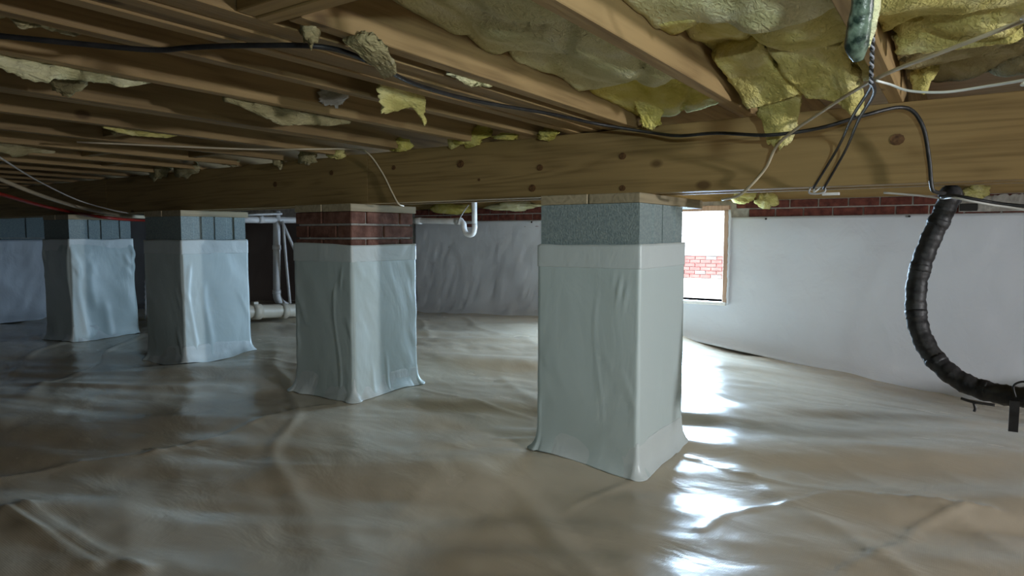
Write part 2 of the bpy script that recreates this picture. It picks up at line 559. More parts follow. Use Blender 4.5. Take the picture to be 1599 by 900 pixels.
bl, bh, jt = .194, .057, .0105
brick0 = mesh_obj('brick', boxv(0, bl, 0, .03, 0, bh), BF, M['brick'], wall_back, bevel=.003, origin=np.zeros(3))
brick_me = brick0.data
bpy.data.objects.remove(brick0)
def brick(parent, x, y, z, rotz=0, me=None, sc3=None):
    o = bpy.data.objects.new('brick', me or brick_me)
    link(o, parent, (x, y, z))
    o.rotation_euler = (0, 0, rotz)
    if sc3: o.scale = sc3
    return o
rb = random.Random(3)
for row, z in enumerate((1.150 - bh - .0675 * 2 - .004, 1.150 - bh - .0675 - .004, 1.150 - bh - .004)):
    x = -5.0 + (0.1 if row % 2 else 0.0)
    if row % 2: brick(wall_back, -5.0, WY, z, sc3=(.095 / bl, 1, 1))
    while x < 2.2:
        if not (x + bl > WX0 - .02 and x < WX1 + .02 and z < WZ1 + .03):
            brick(wall_back, x, WY + rb.uniform(-.002, .003), z + rb.uniform(-.001, .001))
        x += bl + jt

sill = box('trim_1', -5.3, 3.8, WY + .03, WY + .20, 1.15, GZ1, M['wood_x'])
tag(sill, 'wooden sill plate on top of the brick wall', None, None, 'structure')

for k_, (rx0, rx1, ry0, ry1) in enumerate([(-5.3, 3.9, WY + .165, WY + .22), (-7.6, -7.262, -3.3, 7.8), (3.6, 3.9, -3.3, WY + .16), (-7.6, 3.9, -3.36, -3.01)]):
    tag(box('trim_%d' % (k_ + 2), rx0, rx1, ry0, ry1, GZ1 + .0005, JT - .0005, M['wood_x']), 'rim board closing the joist ends', None, None, 'structure')
# ---- left end walls
wall_left = box('wall_left', -7.45, -7.262, -3.3, 7.6, -.3, GZ1, M['mortar'])
tag(wall_left, 'grey block end wall at the far left', None, None, 'structure')
for k in range(4):
    for j in range(9):
        y0 = -.6 + j * .405 + (.2 if k % 2 else 0)
        box('concrete_block', -7.30, -7.25, y0, y0 + .395, .445 + k * .203, .638 + k * .203, M['block'], wall_left)
wall_return = box('wall_return', -5.2, -5.0, WY + .24, 7.6, -.3, JT, M['block'])
tag(wall_return, 'block return wall of the deep left bay', None, None, 'structure')
wall_deep = box('wall_deep', -7.45, -5.0, 7.62, 7.8, -.3, JT, M['block'])
tag(wall_deep, 'block wall closing the deep left bay', None, None, 'structure')
wall_right = box('wall_right', 3.6, 3.8, -3.3, WY + .01, -.6, GZ1, M['block'])
tag(wall_right, 'block wall on the right, beyond the view', None, None, 'structure')
wall_front = box('wall_front', -7.45, 3.8, -3.3, -3.05, -.6, GZ1, M['block'])
tag(wall_front, 'block wall behind the viewer', None, None, 'structure')

# ---- plastic sheets on the walls
def wall_sheet(name, u0, u1, zt, place, floor_at, mat, label, hole=None, du=.03, nz=42, amp=1.0, seed=0, vert=0.0, flare=.10, ztop_fn=None):
    us = np.arange(u0, u1 + du, du)
    if hole:
        us = np.unique(np.concatenate([us[(np.abs(us - hole[0]) > .012) & (np.abs(us - hole[1]) > .012)], [hole[0], hole[1]]]))
    nu = len(us)
    V = np.zeros((nz, nu, 3)); keep = []
    zcols = []
    fz = np.array([floor_at(u) for u in us])
    t = np.linspace(0, 1, nz)
    if hole:
        th = [(hole[2] + .05) / (zt + .05), (hole[3] + .05) / (zt + .05)]
    for j in range(nz):
        top = zt + (ztop_fn(us) if ztop_fn is not None else 0)
        z = fz - .01 + (top - fz + .01) * t[j]
        n = .010 * fbm(us * 1.5, z * 2.2, seed, 3) + .004 * vnoise(us * 9, z * 5, seed + 4)
        n = n + vert * (.012 * vnoise(us * 8 + z * 3.5, z * 2.2, seed + 6) + .013 * vnoise(us * 19 - z * 6, z * 5.5, seed + 7)) * (1 - .5 * t[j])
        d = .030 + amp * n * min(1, (1 - t[j]) * 7 + .15)
        hh = z - fz
        d = d + flare * np.exp(-np.maximum(hh, 0) / .055)
        V[j, :, 0], V[j, :, 1] = place(us, d)
        V[j, :, 2] = z
    um = (us[:-1] + us[1:]) / 2
    VV = V.reshape(-1, 3)
    def skip(i, j):
        if not hole: return False
        zc = VV[j * nu + i, 2] * .5 + VV[(j + 1) * nu + i, 2] * .5
        return hole[0] < um[i] < hole[1] and hole[2] < zc < hole[3] 
    Fc = grid_faces(nu, nz, 0, skip)
    o = mesh_obj(name, VV, Fc, mat, None, smooth=True)
    md = o.modifiers.new('thick', 'SOLIDIFY'); md.thickness = .003; md.offset = 0
    tag(o, label, 'plastic sheet')
    return o

back_sheet = wall_sheet('wall_plastic', -3.22, 3.5, 1.016, lambda u, d: (u, WY - d + .022), lambda u: float(floor_base(u, WY - .05)), M['liner'],
    'long white plastic sheet covering the far wall around the opening', hole=(WX0 - .005, WX1 + .005, .305, 1.2), seed=2, amp=1.0, nz=60)
back_sheet_l = wall_sheet('wall_plastic', -4.985, -3.18, 1.016, lambda u, d: (u, WY - d + .028), lambda u: float(floor_base(u, WY - .05)), M['liner'],
    'crinkled grey-white plastic sheet in the wall corner behind the white trap pipe', seed=5, amp=1.1, vert=.38, du=.016, nz=60)
wall_sheet('wall_plastic', -2.9, 3.25, .83, lambda u, d: (-7.25 + d, u), lambda u: float(floor_base(-7.2, u)), M['liner'],
    'white plastic sheet on the far left block wall', seed=8, vert=.5, flare=.06)
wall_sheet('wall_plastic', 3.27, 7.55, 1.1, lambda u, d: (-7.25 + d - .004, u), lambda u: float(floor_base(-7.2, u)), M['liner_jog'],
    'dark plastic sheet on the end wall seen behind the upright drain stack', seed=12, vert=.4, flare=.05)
# fasteners of the sheets
pin_v, pin_f = tube_geo([(0, 0, 0), (0, .008, 0)], .008, 8)
for (qx, qy, sh) in [(1196, 342, back_sheet), (658, 485, back_sheet_l), (830, 347, back_sheet_l), (1420, 338, back_sheet), (1105, 538, back_sheet)]:
    p = at_y(qx, qy, WY - .03)
    mesh_obj('pin', np.array(pin_v) + np.array([p[0], WY - .034, p[2]]), pin_f, M['hole'], sh)

# ---- window opening
win = empty('window_1', (-2.04, WY + .1, WZ0), 'open window hole through the foundation wall, framed in raw lumber', None, None, 'structure')
box('jamb', WX0, WX0 + .03, WY - .03, WY + .20, WZ0, WZ1, M['frame'], win)
box('jamb', WX1 - .012, WX1 + .026, WY - .034, WY + .06, WZ0 - .01, WZ1 + .01, M['frame'], win, bevel=.003)
box('lintel', WX0, WX1 + .026, WY - .034, WY + .06, WZ1, WZ1 + .045, M['frame'], win, bevel=.003)
box('sill', WX0, WX1 + .02, WY - .045, WY + .22, WZ0 - .028, WZ0, M['siding'], win, bevel=.003)
# ragged plastic edge stapled round the jamb
V = []; n = 40
for i in range(n + 1):
    z = WZ0 - .02 + (WZ1 - WZ0 + .03) * i / n
    x = WX1 + .024 + .006 * random.random()
    V += [(x, WY - .041, z), (x + .016 + .006 * random.random(), WY - .036, z)]
Fc = [(2 * i, 2 * i + 1, 2 * i + 3, 2 * i + 2) for i in range(n)]
o = mesh_obj('plastic_edge', V, Fc, M['liner'], win, smooth=True)
o.modifiers.new('thick', 'SOLIDIFY').thickness = .004

pa = at_y(1497, 327, WY - .01); pb = at_y(1640, 306, WY - .01)
V = []; n = 30
for i in range(n + 1):
    x = pa[0] + (pb[0] - pa[0]) * i / n
    V += [(x, WY - .018 - .008 * random.random(), 1.03), (x, WY - .022 - .01 * random.random(), 1.09), (x, WY - .012, 1.145 - .02 * random.random()), (x, WY + .02, 1.145), (x, WY + .02, 1.03)]
Fc = [(5 * i + a, 5 * i + (a + 1) % 5, 5 * i + 5 + (a + 1) % 5, 5 * i + 5 + a) for i in range(n) for a in range(5)]
mesh_obj('mortar_patch', V, Fc, M['mortar'], wall_back)
pc_ = at_y(1513, 318, WY - .03)
box('vent_box', pc_[0] - .05, pc_[0] + .05, WY - .045, WY - .02, 1.035, 1.085, M['hole'], wall_back, bevel=.004)
# ---- outdoors
og = mesh_obj('ground_outside', boxv(-4.98, 20, WY + .23, 60, -.6, .03), BF, M['concrete_out'])
tag(og, 'sunlit pale concrete ground outside', None, None, 'structure')
NB = 12.9
nb = empty('neighbour_building', (-4.5, NB, .03), 'sunlit house outside with red brick base and white siding, seen through the opening', 'building')
box('wall', -9, 0, NB + .02, NB + .3, .03, 3.2, M['mortar'], nb)
ob = bpy.data.meshes.new('outdoor_brick'); 
t_ = mesh_obj('brick', boxv(0, .2, 0, .05, 0, .06), BF, M['out_brick'], nb, bevel=.003, origin=np.zeros(3))
obm = t_.data; bpy.data.objects.remove(t_)
obg = obm.copy(); obg.materials[0] = M['out_brick_grey']
rb = random.Random(5)
for r in range(6):
    x = -8.9 + (.106 if r % 2 else 0)
    while x < -.4:
        brick(nb, x, NB - .01, .045 + r * .072, me=(obg if rb.random() < .14 else obm))
        x += .212
for k in range(13):
    z0 = .48 + k * .2
    mesh_obj('siding_board', [(-9, NB - .035, z0), (0, NB - .035, z0), (0, NB - .012, z0 + .2), (-9, NB - .012, z0 + .2),
                              (-9, NB + .02, z0), (0, NB + .02, z0), (0, NB + .02, z0 + .2), (-9, NB + .02, z0 + .2)],
             [(0, 1, 2, 3), (4, 7, 6, 5), (0, 4, 5, 1), (3, 2, 6, 7), (0, 3, 7, 4), (1, 5, 6, 2)], M['siding'], nb)

# ================================================================ PIERS
PX0, PSTEP, PW, PD, PY = -0.943, 1.46, 0.405, 0.43, 2.20
PTOP = 0.985

def block_mesh(x0, x1, y0, y1, z0, z1):
    """hollow-core block: shallow notch down each short end"""
    ym = (y0 + y1) / 2; w_ = .028; d = .007
    poly = [(x0, y0), (x1, y0), (x1, ym - w_), (x1 - d, ym - w_ + .006), (x1 - d, ym + w_ - .006), (x1, ym + w_), (x1, y1),
            (x0, y1), (x0, ym + w_), (x0 + d, ym + w_ - .006), (x0 + d, ym - w_ + .006), (x0, ym - w_)]
    n = len(poly)
    V = [(x, y, z0) for x, y in poly] + [(x, y, z1) for x, y in poly]
    Fc = [tuple(range(n - 1, -1, -1)), tuple(range(n, 2 * n))] + [(i, (i + 1) % n, n + (i + 1) % n, n + i) for i in range(n)]
    return V, Fc

def wrap_sheet(name, x0, x1, y0, y1, zt, mat, parent, off, seed, z_lo=None, flare=.026, amp=1.0, slope=0.0, nv=70, creases=()):
    """plastic skin round a pier: rounded rectangle swept upward, pulled, creased and flared at the foot"""
    per = []
    r = .007
    def corner(cx, cy, a0):
        return [(cx + r * math.cos(a), cy + r * math.sin(a), math.cos(a), math.sin(a)) for a in np.linspace(a0, a0 + math.pi / 2, 6)]
    def side(ax, ay, bx, by, nx_, ny_, n=54):
        return [(ax + (bx - ax) * t, ay + (by - ay) * t, nx_, ny_) for t in np.linspace(0, 1, n + 2)[1:-1]]
    X0, X1, Y0, Y1 = x0 - off, x1 + off, y0 - off, y1 + off
    per += side(X0 + r, Y0, X1 - r, Y0, 0, -1) + corner(X1 - r, Y0 + r, -math.pi / 2)
    per += side(X1, Y0 + r, X1, Y1 - r, 1, 0) + corner(X1 - r, Y1 - r, 0)
    per += side(X1 - r, Y1, X0 + r, Y1, 0, 1) + corner(X0 + r, Y1 - r, math.pi / 2)
    per += side(X0, Y1 - r, X0, Y0 + r, -1, 0) + corner(X0 + r, Y0 + r, math.pi)
    per = np.array(per); n = len(per)
    ds = np.linalg.norm(np.roll(per[:, :2], -1, 0) - per[:, :2], axis=1)
    s = np.concatenate([[0], np.cumsum(ds)[:-1]])
    cornerish = np.minimum(np.abs(np.abs(per[:, 2]) - np.abs(per[:, 3])), 1)
    iscorner = 1 - cornerish
    # closeness to a corner along each side
    dcx = np.minimum(np.abs(per[:, 0] - X0), np.abs(per[:, 0] - X1)); dcy = np.minimum(np.abs(per[:, 1] - Y0), np.abs(per[:, 1] - Y1))
    near = np.exp(-np.maximum(dcx, dcy) / .07)
    rowsV = []
    for j in range(nv):
        t = j / (nv - 1)
        px_ = per[:, 0]; py_ = per[:, 1]
        fz = floor_base(px_ + per[:, 2] * .05, py_ + per[:, 3] * .05)
        fz = floor_z(px_ + per[:, 2] * .05, py_ + per[:, 3] * .05)
        zb = fz + .002 if z_lo is None else z_lo + fz * 0
        top = zt + slope * (px_ - (x0 + x1) / 2) + .004 * vnoise(s * 6, 0 * s, seed + 5)
        z = zb + (top - zb) * t ** 1.25
        h = z - fz
        fade = np.minimum(1, (1 - t) * 9) * (1 if z_lo is None else .5)
        d = amp * (.004 * fbm(s * 3, z * 2.4, seed, 2) + .0018 * vnoise(s * 10 + z * 4, z * 5, seed + 3) + .004)
        d = d + amp * near * .007 * np.maximum(0, vnoise(s * 26 + z * 12, z * 9 - s * 5, seed + 8)) * sstep(-.2, .5, vnoise(z * 4, z * 0 + 1, seed + 2))
        for (cs, cw, ch, c0, c1) in creases:
            d = d + .45 * ch * np.exp(-((s - cs - .02 * np.sin(z * 9)) / cw) ** 2) * sstep(c0, c0 + .08, z) * (1 - sstep(c1 - .08, c1, z))
        d = d * fade * (1 - .6 * iscorner)
        foot = np.exp(-np.maximum(h, 0) / .028)
        d = d + flare * foot * (1 + .45 * vnoise(s * 7, s * 0, seed + 9)) * (1 + .5 * near * vnoise(s * 24, s * 0 + 3, seed + 1))
        rowsV.append(np.stack([px_ + per[:, 2] * d, py_ + per[:, 3] * d, z], 1))
    V = np.concatenate(rowsV)
    Fc = []
    for j in range(nv - 1):
        for i in range(n):
            i2 = (i + 1) % n
            Fc.append((j * n + i, j * n + i2, (j + 1) * n + i2, (j + 1) * n + i))
    o = mesh_obj(name, V, Fc, mat, parent, smooth=True)
    md = o.modifiers.new('thick', 'SOLIDIFY'); md.thickness = .002; md.offset = 1
    return o

pier_labels = [
    'nearest support pier, grey block top wrapped in pale plastic, beside the window opening',
    'support pier with red brick top wrapped in pale plastic, second nearest',
    'block support pier with bright lit plastic side, just left of the brick-topped pier',
    'farthest left block support pier wrapped in crumpled plastic']
shim_labels = ['on the nearest pier beside the window', 'on the brick-topped pier', 'on the pier left of the brick-topped one', 'on the farthest left pier']
for i in range(4):
    x1 = PX0 - PSTEP * i; x0 = x1 - PW; y0 = PY; y1 = PY + PD
    pr = empty('support_pier', ((x0 + x1) / 2, (y0 + y1) / 2, float(floor_base(x1, y0))), pier_labels[i], 'pier', 'piers under the girder')
    box('core', x0 + .012, x1 - .012, y0 + .012, y1 - .012, -.12, PTOP - .003 if i == 1 else .785, M['mortar'], pr)
    if i != 1:
        ym = (y0 + y1) / 2
        for k, (zz0, zz1) in enumerate([(.588, .780), (.789, PTOP)]):
            for (ya, yb) in ((y0, ym - .005), (ym + .005, y1)):
                V, Fc = block_mesh(x0, x1, ya, yb, zz0, zz1)
                mesh_obj('concrete_block', V, Fc, M['block'], pr)
        boxes('mortar_joint', [(x0 + .008, x1 - .008, ym - .005, ym + .005, .59, PTOP - .004), (x0 + .01, x1 - .01, y0 + .01, y1 - .01, .780, .789)], M['mortar'], pr)
    else:
        for r, zz in enumerate((PTOP - .0665 * 3 + .009, PTOP - .0665 * 2 + .009, PTOP - .0665 + .009)):
            e = .012 if True else 0
            if r % 2:   # long bricks along the sides, one in the middle of front and back
                hy = (PD - .01) / 2
                for (bx0, bx1) in ((x0, x0 + .095), (x1 - .095, x1)):
                    for (by0, by1) in ((y0, y0 + hy), (y1 - hy, y1)):
                        box('brick', bx0, bx1, by0, by1, zz, zz + bh, M['brick_pier'], pr, bevel=.004)
                for (by0, by1) in ((y0, y0 + .095), (y1 - .095, y1)):
                    box('brick', x0 + .106, x1 - .106, by0, by1, zz, zz + bh, M['brick_pier'], pr, bevel=.004)
            else:
                hx = (PW - .01) / 2
                for (by0, by1) in ((y0, y0 + .095), (y1 - .095, y1)):
                    for (bx0, bx1) in ((x0, x0 + hx), (x1 - hx, x1)):
                        box('brick', bx0, bx1, by0, by1, zz, zz + bh, M['brick_pier'], pr, bevel=.004)
                for (bx0, bx1) in ((x0, x0 + .095), (x1 - .095, x1)):
                    box('brick', bx0, bx1, y0 + .106, y1 - .106, zz, zz + bh, M['brick_pier'], pr, bevel=.004)
    cr = [[(.25, .005, .003, .15, .70), (.33, .005, .007, .60, .76), (.36, .004, .006, .58, .74), (.30, .006, .005, .66, .76)],
          [(.30, .006, .006, .08, .66), (.34, .006, .008, .58, .74), (.50, .010, .005, .05, .26), (.60, .010, .005, .02, .3)],
          [(.45, .012, .010, .1, .72), (.55, .02, .008, .05, .6)],
          [(.46, .02, .018, .1, .7), (.55, .03, .012, .3, .7), (.62, .03, .014, .05, .4)]][i]
    am = [.55, .65, .9, 1.9][i]
    wtop = [.836, .828, .842, .842][i]
    ws = wrap_sheet('plastic_wrap', x0, x1, y0, y1, wtop, M['wrap'], pr, .007, 20 + i * 7, amp=am, slope=[.02, -.02, 0, 0][i], creases=cr)
    tb = wrap_sheet('tape_band', x0, x1, y0, y1, wtop + .002, M['tape'], ws, .0105, 60 + i, z_lo=wtop - .085, flare=0, amp=.25 * am, nv=12, slope=[.02, -.02, 0, 0][i])
    wrap_sheet('base_tape', x0, x1, y0, y1, float(floor_base(x1, y0)) + .115, M['tape'], ws, .0095, 80 + i, flare=.032, amp=.7 * am, nv=22)
    for k, (xa, xb) in enumerate(((x0, x0 + .199), (x1 - .200, x1))):
        ye = 2.88 if (i == 0) else 2.655
        s_ = box('shim_board', xa, xb, PY - .004 + .004 * k, ye, PTOP + .001, GZ0 - .0005, M['wood_shim'], None, bevel=.002)
        tag(s_, ('left' if k == 0 else 'right') + ' flat wooden shim board under the girder ' + shim_labels[i], 'board', 'shim boards on the piers')

# ================================================================ GIRDER, JOISTS
GY0 = 2.27
gird = empty('girder', (-1.8, GY0, GZ0), 'long built-up wooden girder carrying the joists across the piers', 'girder')
for k in range(5):
    ya = GY0 + k * .0385
    cuts = [-7.2, -4.9 + .5 * k, -2.36 - .5 * (k % 2), 0.9 + .4 * k, 3.58]
    for a, b in zip(cuts[:-1], cuts[1:]):
        box('ply', a + .0008, b - .0008, ya, ya + .0375, GZ0 + .002 * ((k * 7) % 3 - 1) * (k > 0), GZ1, M['wood_x'], gird, bevel=.0015)
# knots and nail marks on the face are flush plugs
def plug(name, c, r, axis, mat, parent, n=10, d=.0012):
    P = [np.array(c), np.array(c)]
    V = []
    for s in (1.0, -3.0):
        for k in range(n):
            a = 2 * math.pi * k / n
            if axis == 'y':
                V.append((c[0] + r[0] * math.cos(a), c[1] - d * s, c[2] + r[1] * math.sin(a)))
            else:
                V.append((c[0] + d * s, c[1] + r[0] * math.cos(a), c[2] + r[1] * math.sin(a)))
    Fc = [tuple(range(n)), tuple(range(2 * n - 1, n - 1, -1))] + [(i, (i + 1) % n, n + (i + 1) % n, n + i) for i in range(n)]
    return mesh_obj(name, V, Fc, mat, parent)
M['knot'] = noise_mat('wood_knot', (.07, .032, .013), (.20, .105, .042), 60, .6, .3, 100, .003, .3)
for (qx, qy, r) in [(719, 256, .017), (843, 262, .013), (831, 294, .015), (972, 244, .013), (1401, 218, .017), (748, 281, .006), (972, 294, .011), (1000, 205, .006), (430, 288, .014), (615, 262, .011), (518, 270, .012)]:
    p = at_y(qx, qy, GY0)
    plug('knot', (p[0], GY0, p[2]), (r * 1.15, r), 'y', M['knot'], gird)

def joist(x0, x1, y0, y1, label, z0=GZ1 + .0005, z1=JT - .0005, mat='wood_y'):
    o = box('floor_joist', x0, x1, y0, y1, z0, z1, M[mat], None, bevel=.002)
    tag(o, label, 'joist', 'floor joists')
    return o

Y0J, Y1J = -3.0, WY + .16
right_js = [(-.198, 'floor joist at upper right beside the hanging twisted wire'),
            (.25, 'floor joist over the viewer, first beyond the right edge'),
            (.66, 'floor joist over the viewer, second beyond the right edge'),
            (1.07, 'floor joist over the viewer, third beyond the right edge')]
HDR_Y = 0.80
for x, l in right_js:
    joist(x, x + .038, Y0J if x > .2 else HDR_Y + .002, Y1J, l)
joist(-.610, -.572, HDR_Y + .002, Y1J, 'broad-lit floor joist between the two sagging yellow insulation bays')
joist(-1.030, -.992, HDR_Y + .002, Y1J, 'pale floor joist right beside the bundle of boards, yellow insulation above it')
bun = empty('joist_bundle', (-1.165, 2.3, GZ1), 'bundle of five boards nailed together as one wide joist', 'joist')
for k in range(5):
    xa = -1.262 + k * .0385
    box('board', xa, xa + .0372, Y0J, Y1J, GZ1 + .0005 + [.0, .004, .001, .006, .002][k], JT - .0005, M['wood_y'], bun, bevel=.002)
ordn = ['first', 'second', 'third', 'fourth', 'fifth', 'sixth', 'seventh', 'eighth', 'ninth', 'tenth', 'eleventh', 'twelfth', 'thirteenth', 'fourteenth', 'fifteenth']
lx = [-1.41] + [-1.712 - .409 * k for k in range(14)]
for k, x in enumerate(lx):
    joist(x - .019, x + .019, Y0J, Y1J, 'brown floor joist, %s to the left of the board bundle' % ordn[k])
# lapped second member on the third joist
joist(-1.712 - .409 - .019 - .040, -1.712 - .409 - .0195, Y0J, 2.6, 'sister board nailed against the third joist left of the board bundle')
hd = empty('header_beam', (0.6, HDR_Y - .04, GZ1), 'doubled header beam crossing between joists at the top left of centre', 'beam')
for k in range(2):
    box('ply', -1.068, .248, HDR_Y - .0385 * (k + 1), HDR_Y - .0385 * k - .001, GZ1 + .0005 + .003 * k, JT - .0005, M['wood_x'], hd, bevel=.002)
# blocking pieces between far joists
for k, (a, b, y) in enumerate([(3, 4, 1.35), (5, 6, 1.62), (4, 5, 1.95), (6, 7, 1.9), (7, 8, 1.5)]):
    o = box('blocking', lx[b] + .0195, lx[a] - .0195 - (.041 if a == 2 else 0), y, y + .038, GZ1 + .015, 1.355, M['wood_x'], None, bevel=.002)
    tag(o, 'short wood blocking between the %s and %s joists left of the board bundle' % (ordn[a], ordn[b]), 'blocking', 'blocking between joists')

# ================================================================ INSULATION
def batt(name, x0, x1, y0, y1, zl, zr, sag, label, mat, thick=.14, seed=0, rag=.02, n=30, m=None, rough=1.0):
    """batt filling a joist bay: sagging underside, torn edges, flat top"""
    m = m or int((y1 - y0) / .022) + 4
    us = np.linspace(0, 1, n); vs_ = np.linspace(0, 1, m)
    Ug, Vg = np.meshgrid(us, vs_)
    Y = y0 + (y1 - y0) * Vg
    X = x0 + (x1 - x0) * Ug
    zl_ = np.interp(Y, *zip(*zl)) if hasattr(zl, '__len__') else zl + 0 * Y
    zr_ = np.interp(Y, *zip(*zr)) if hasattr(zr, '__len__') else zr + 0 * Y
    Z = zl_ * (1 - Ug) + zr_ * Ug - sag * np.sin(np.pi * Ug)
    Z = Z + rough * (.026 * fbm(X * 4, Y * 3, seed, 2) + .028 * np.maximum(0, ridge(X * 5 + Y * 3, Y * 3 - X * 2, seed + 2)) ** 4 - .010 * np.exp(-(Ug / .10) ** 2) + .0025 * vnoise(X * 38, Y * 22, seed + 3) + .0015 * vnoise(X * 80, Y * 50, seed + 6))
    Z = np.minimum(Z, JT - .012)
    ed = rag * (vnoise(X * 11, X * 0 + seed, seed + 4) + .5 * vnoise(X * 32, X * 0, seed + 5))
    Y = Y + ed * (2 * Vg - 1)
    bot = np.stack([X, Y, Z], -1).reshape(-1, 3)
    Zt = np.minimum(Z + thick, JT - .004)
    top = np.stack([X, Y, Zt], -1).reshape(-1, 3)
    V = np.concatenate([bot, top]); k = n * m
    Fc = [tuple(reversed(f)) for f in grid_faces(n, m)] + grid_faces(n, m, k)
    for i in range(n - 1):
        Fc.append((i, i + 1, k + i + 1, k + i)); a = (m - 1) * n + i; Fc.append((a + 1, a, k + a, k + a + 1))
    for j in range(m - 1):
        a = j * n; Fc.append((a + n, a, k + a, k + a + n)); a = j * n + n - 1; Fc.append((a, a + n, k + a + n, k + a))
    o = mesh_obj(name, V, Fc, mat, None, smooth=True)
    return tag(o, label, 'insulation', 'fibreglass insulation pieces')

def flap(name, net, thick, label, mat, seed=0, n=42, amp=1.0, rag=.012):
    """torn piece of batt hanging free; net = rows of control points (top to bottom)"""
    R_ = len(net); K = len(net[0])
    net = np.array([[np.asarray(p, float) for p in r] for r in net])
    cols = []
    for k in range(K):
        c = np.array(catmull([net[r, k] for r in range(R_)], max(2, n // (R_ - 1))))
        cols.append(c)
    L = len(cols[0])
    rows = [np.array(catmull([cols[k][l] for k in range(K)], max(2, n // (K - 1)))) for l in range(L)]
    G = np.array(rows); m_, n_ = G.shape[:2]
    du = np.gradient(G, axis=1); dv = np.gradient(G, axis=0)
    N = np.cross(du, dv); N /= (np.linalg.norm(N, axis=2, keepdims=True) + 1e-9)
    ug, vg = np.meshgrid(np.linspace(0, 1, n_), np.linspace(0, 1, m_))
    ns = amp * (.012 * fbm(ug * 2.2, vg * 2.2, seed, 2) + .003 * vnoise(ug * 14, vg * 9, seed + 2) + .002 * vnoise(ug * 30, vg * 22, seed + 3))
    tp = np.minimum(1, 11 * np.minimum(np.minimum(ug, 1 - ug), np.minimum(vg + .15, 1 - vg))) ** .5
    edge_out = rag * (vnoise(ug * 8 + vg * 8, ug * 5 - vg * 3, seed + 5) + .7 * vnoise(ug * 25 + vg * 19, ug * 3, seed + 6))
    e = (1 - tp)[..., None]
    cen = G.mean((0, 1))
    out = (G - cen); out /= (np.linalg.norm(out, axis=2, keepdims=True) + 1e-9)
    G = G + out * (edge_out[..., None] * e)
    A = G + N * (ns[..., None] + thick * .5 * tp[..., None]); B = G + N * (ns[..., None] - thick * .5 * tp[..., None])
    V = np.concatenate([A.reshape(-1, 3), B.reshape(-1, 3)]); k = n_ * m_
    Fc = grid_faces(n_, m_) + [tuple(reversed(f)) for f in grid_faces(n_, m_, k)]
    for i in range(n_ - 1):
        Fc.append((i + 1, i, k + i, k + i + 1)); a = (m_ - 1) * n_ + i; Fc.append((a, a + 1, k + a + 1, k + a))
    for j in range(m_ - 1):
        a = j * n_; Fc.append((a, a + n_, k + a + n_, k + a)); a = j * n_ + n_ - 1; Fc.append((a + n_, a, k + a, k + a + n_))
    o = mesh_obj(name, V, Fc, mat, None, smooth=True)
    return tag(o, label, 'insulation', 'fibreglass insulation pieces')

def tuft(c, size, label, mat, seed=0, strands=True):
    """small pulled wad of fibreglass: noisy teardrop with wispy ends"""
    V = []; n, m = 18, 12
    for j in range(m + 1):
        th = math.pi * j / m
        for k in range(n):
            ph = 2 * math.pi * k / n
            d = np.array([math.sin(th) * math.cos(ph), math.sin(th) * math.sin(ph), math.cos(th)])
            r = 1 + .38 * float(fbm(d[0] * 1.8 + d[2], d[1] * 1.8 - d[2] * 1.3, seed, 3)) + .25 * max(0, float(vnoise(d[0] * 5, d[1] * 5 + d[2] * 3, seed + 4)))
            V.append((c[0] + d[0] * size[0] * r, c[1] + d[1] * size[1] * r, c[2] + d[2] * size[2] * r))
    Fc = []
    for j in range(m):
        for k in range(n):
            k2 = (k + 1) % n
            Fc.append((j * n + k, (j + 1) * n + k, (j + 1) * n + k2, j * n + k2))
    o = mesh_obj('insulation_tuft', V, Fc, mat, None, smooth=True)
    return tag(o, label, 'insulation', 'fibreglass insulation pieces')

# bay A, between the pale joist and the broad-lit joist
zlA = [(.8, 1.40), (1.05, 1.362), (1.21, 1.335), (1.36, 1.312), (1.56, 1.322), (1.82, 1.328), (2.0, 1.32), (2.3, 1.29)]
batt('insulation_batt', -.988, -.613, .83, 1.84, zlA, [(.8, 1.36), (1.3, 1.30), (1.6, 1.285), (1.9, 1.33)], .020,
     'wide pale yellow insulation batt sagging right of the pale joist', M['batt_pale'], seed=31)
batt('insulation_batt', -.986, -.615, 1.86, 2.30, [(1.8, 1.335), (2.0, 1.318), (2.3, 1.285)], [(1.8, 1.36), (2.3, 1.34)], .010,
     'bright yellow insulation end piece just above the girder at centre', M['batt_yellow'], seed=33)
flap('insulation_flap', [[at_y(985, 150, 2.10), at_y(1010, 150, 2.12), at_y(1030, 152, 2.14)], [at_y(995, 175, 2.16), at_y(1014, 175, 2.18), at_y(1034, 176, 2.2)], [at_y(1003, 196, 2.2), at_y(1018, 202, 2.22), at_y(1030, 192, 2.22)]],
     .03, 'small bright yellow tongue of insulation drooping over the girder edge at centre', M['batt_yellow'], seed=35, amp=.5)
# bay B
batt('insulation_batt', -.568, -.203, .83, 1.40, [(.8, 1.33), (1.17, 1.312), (1.38, 1.318)], [(.8, 1.33), (1.4, 1.31)], .03,
     'whitish insulation batt with a torn edge at the top right of centre', M['batt_pale'], seed=37)
batt('insulation_batt', -.567, -.204, 1.38, 2.28, [(1.35, 1.328), (1.65, 1.326), (1.78, 1.345), (2.2, 1.36)], [(1.35, 1.33), (1.8, 1.325), (2.3, 1.33)], .02,
     'yellow insulation batt above the hanging flaps near the hanging wire', M['batt'], seed=39)
flap('insulation_flap', [[at_y(1112, 82, 1.74), at_y(1150, 68, 1.70), at_y(1186, 62, 1.68)], [at_y(1142, 128, 1.92), at_y(1185, 112, 1.9), at_y(1222, 100, 1.86)], [at_y(1166, 164, 2.06), at_y(1210, 157, 2.06), at_y(1252, 140, 2.0)]],
     .05, 'large square flap of yellow insulation hanging beside the broad-lit joist', M['batt'], seed=41, amp=.6)
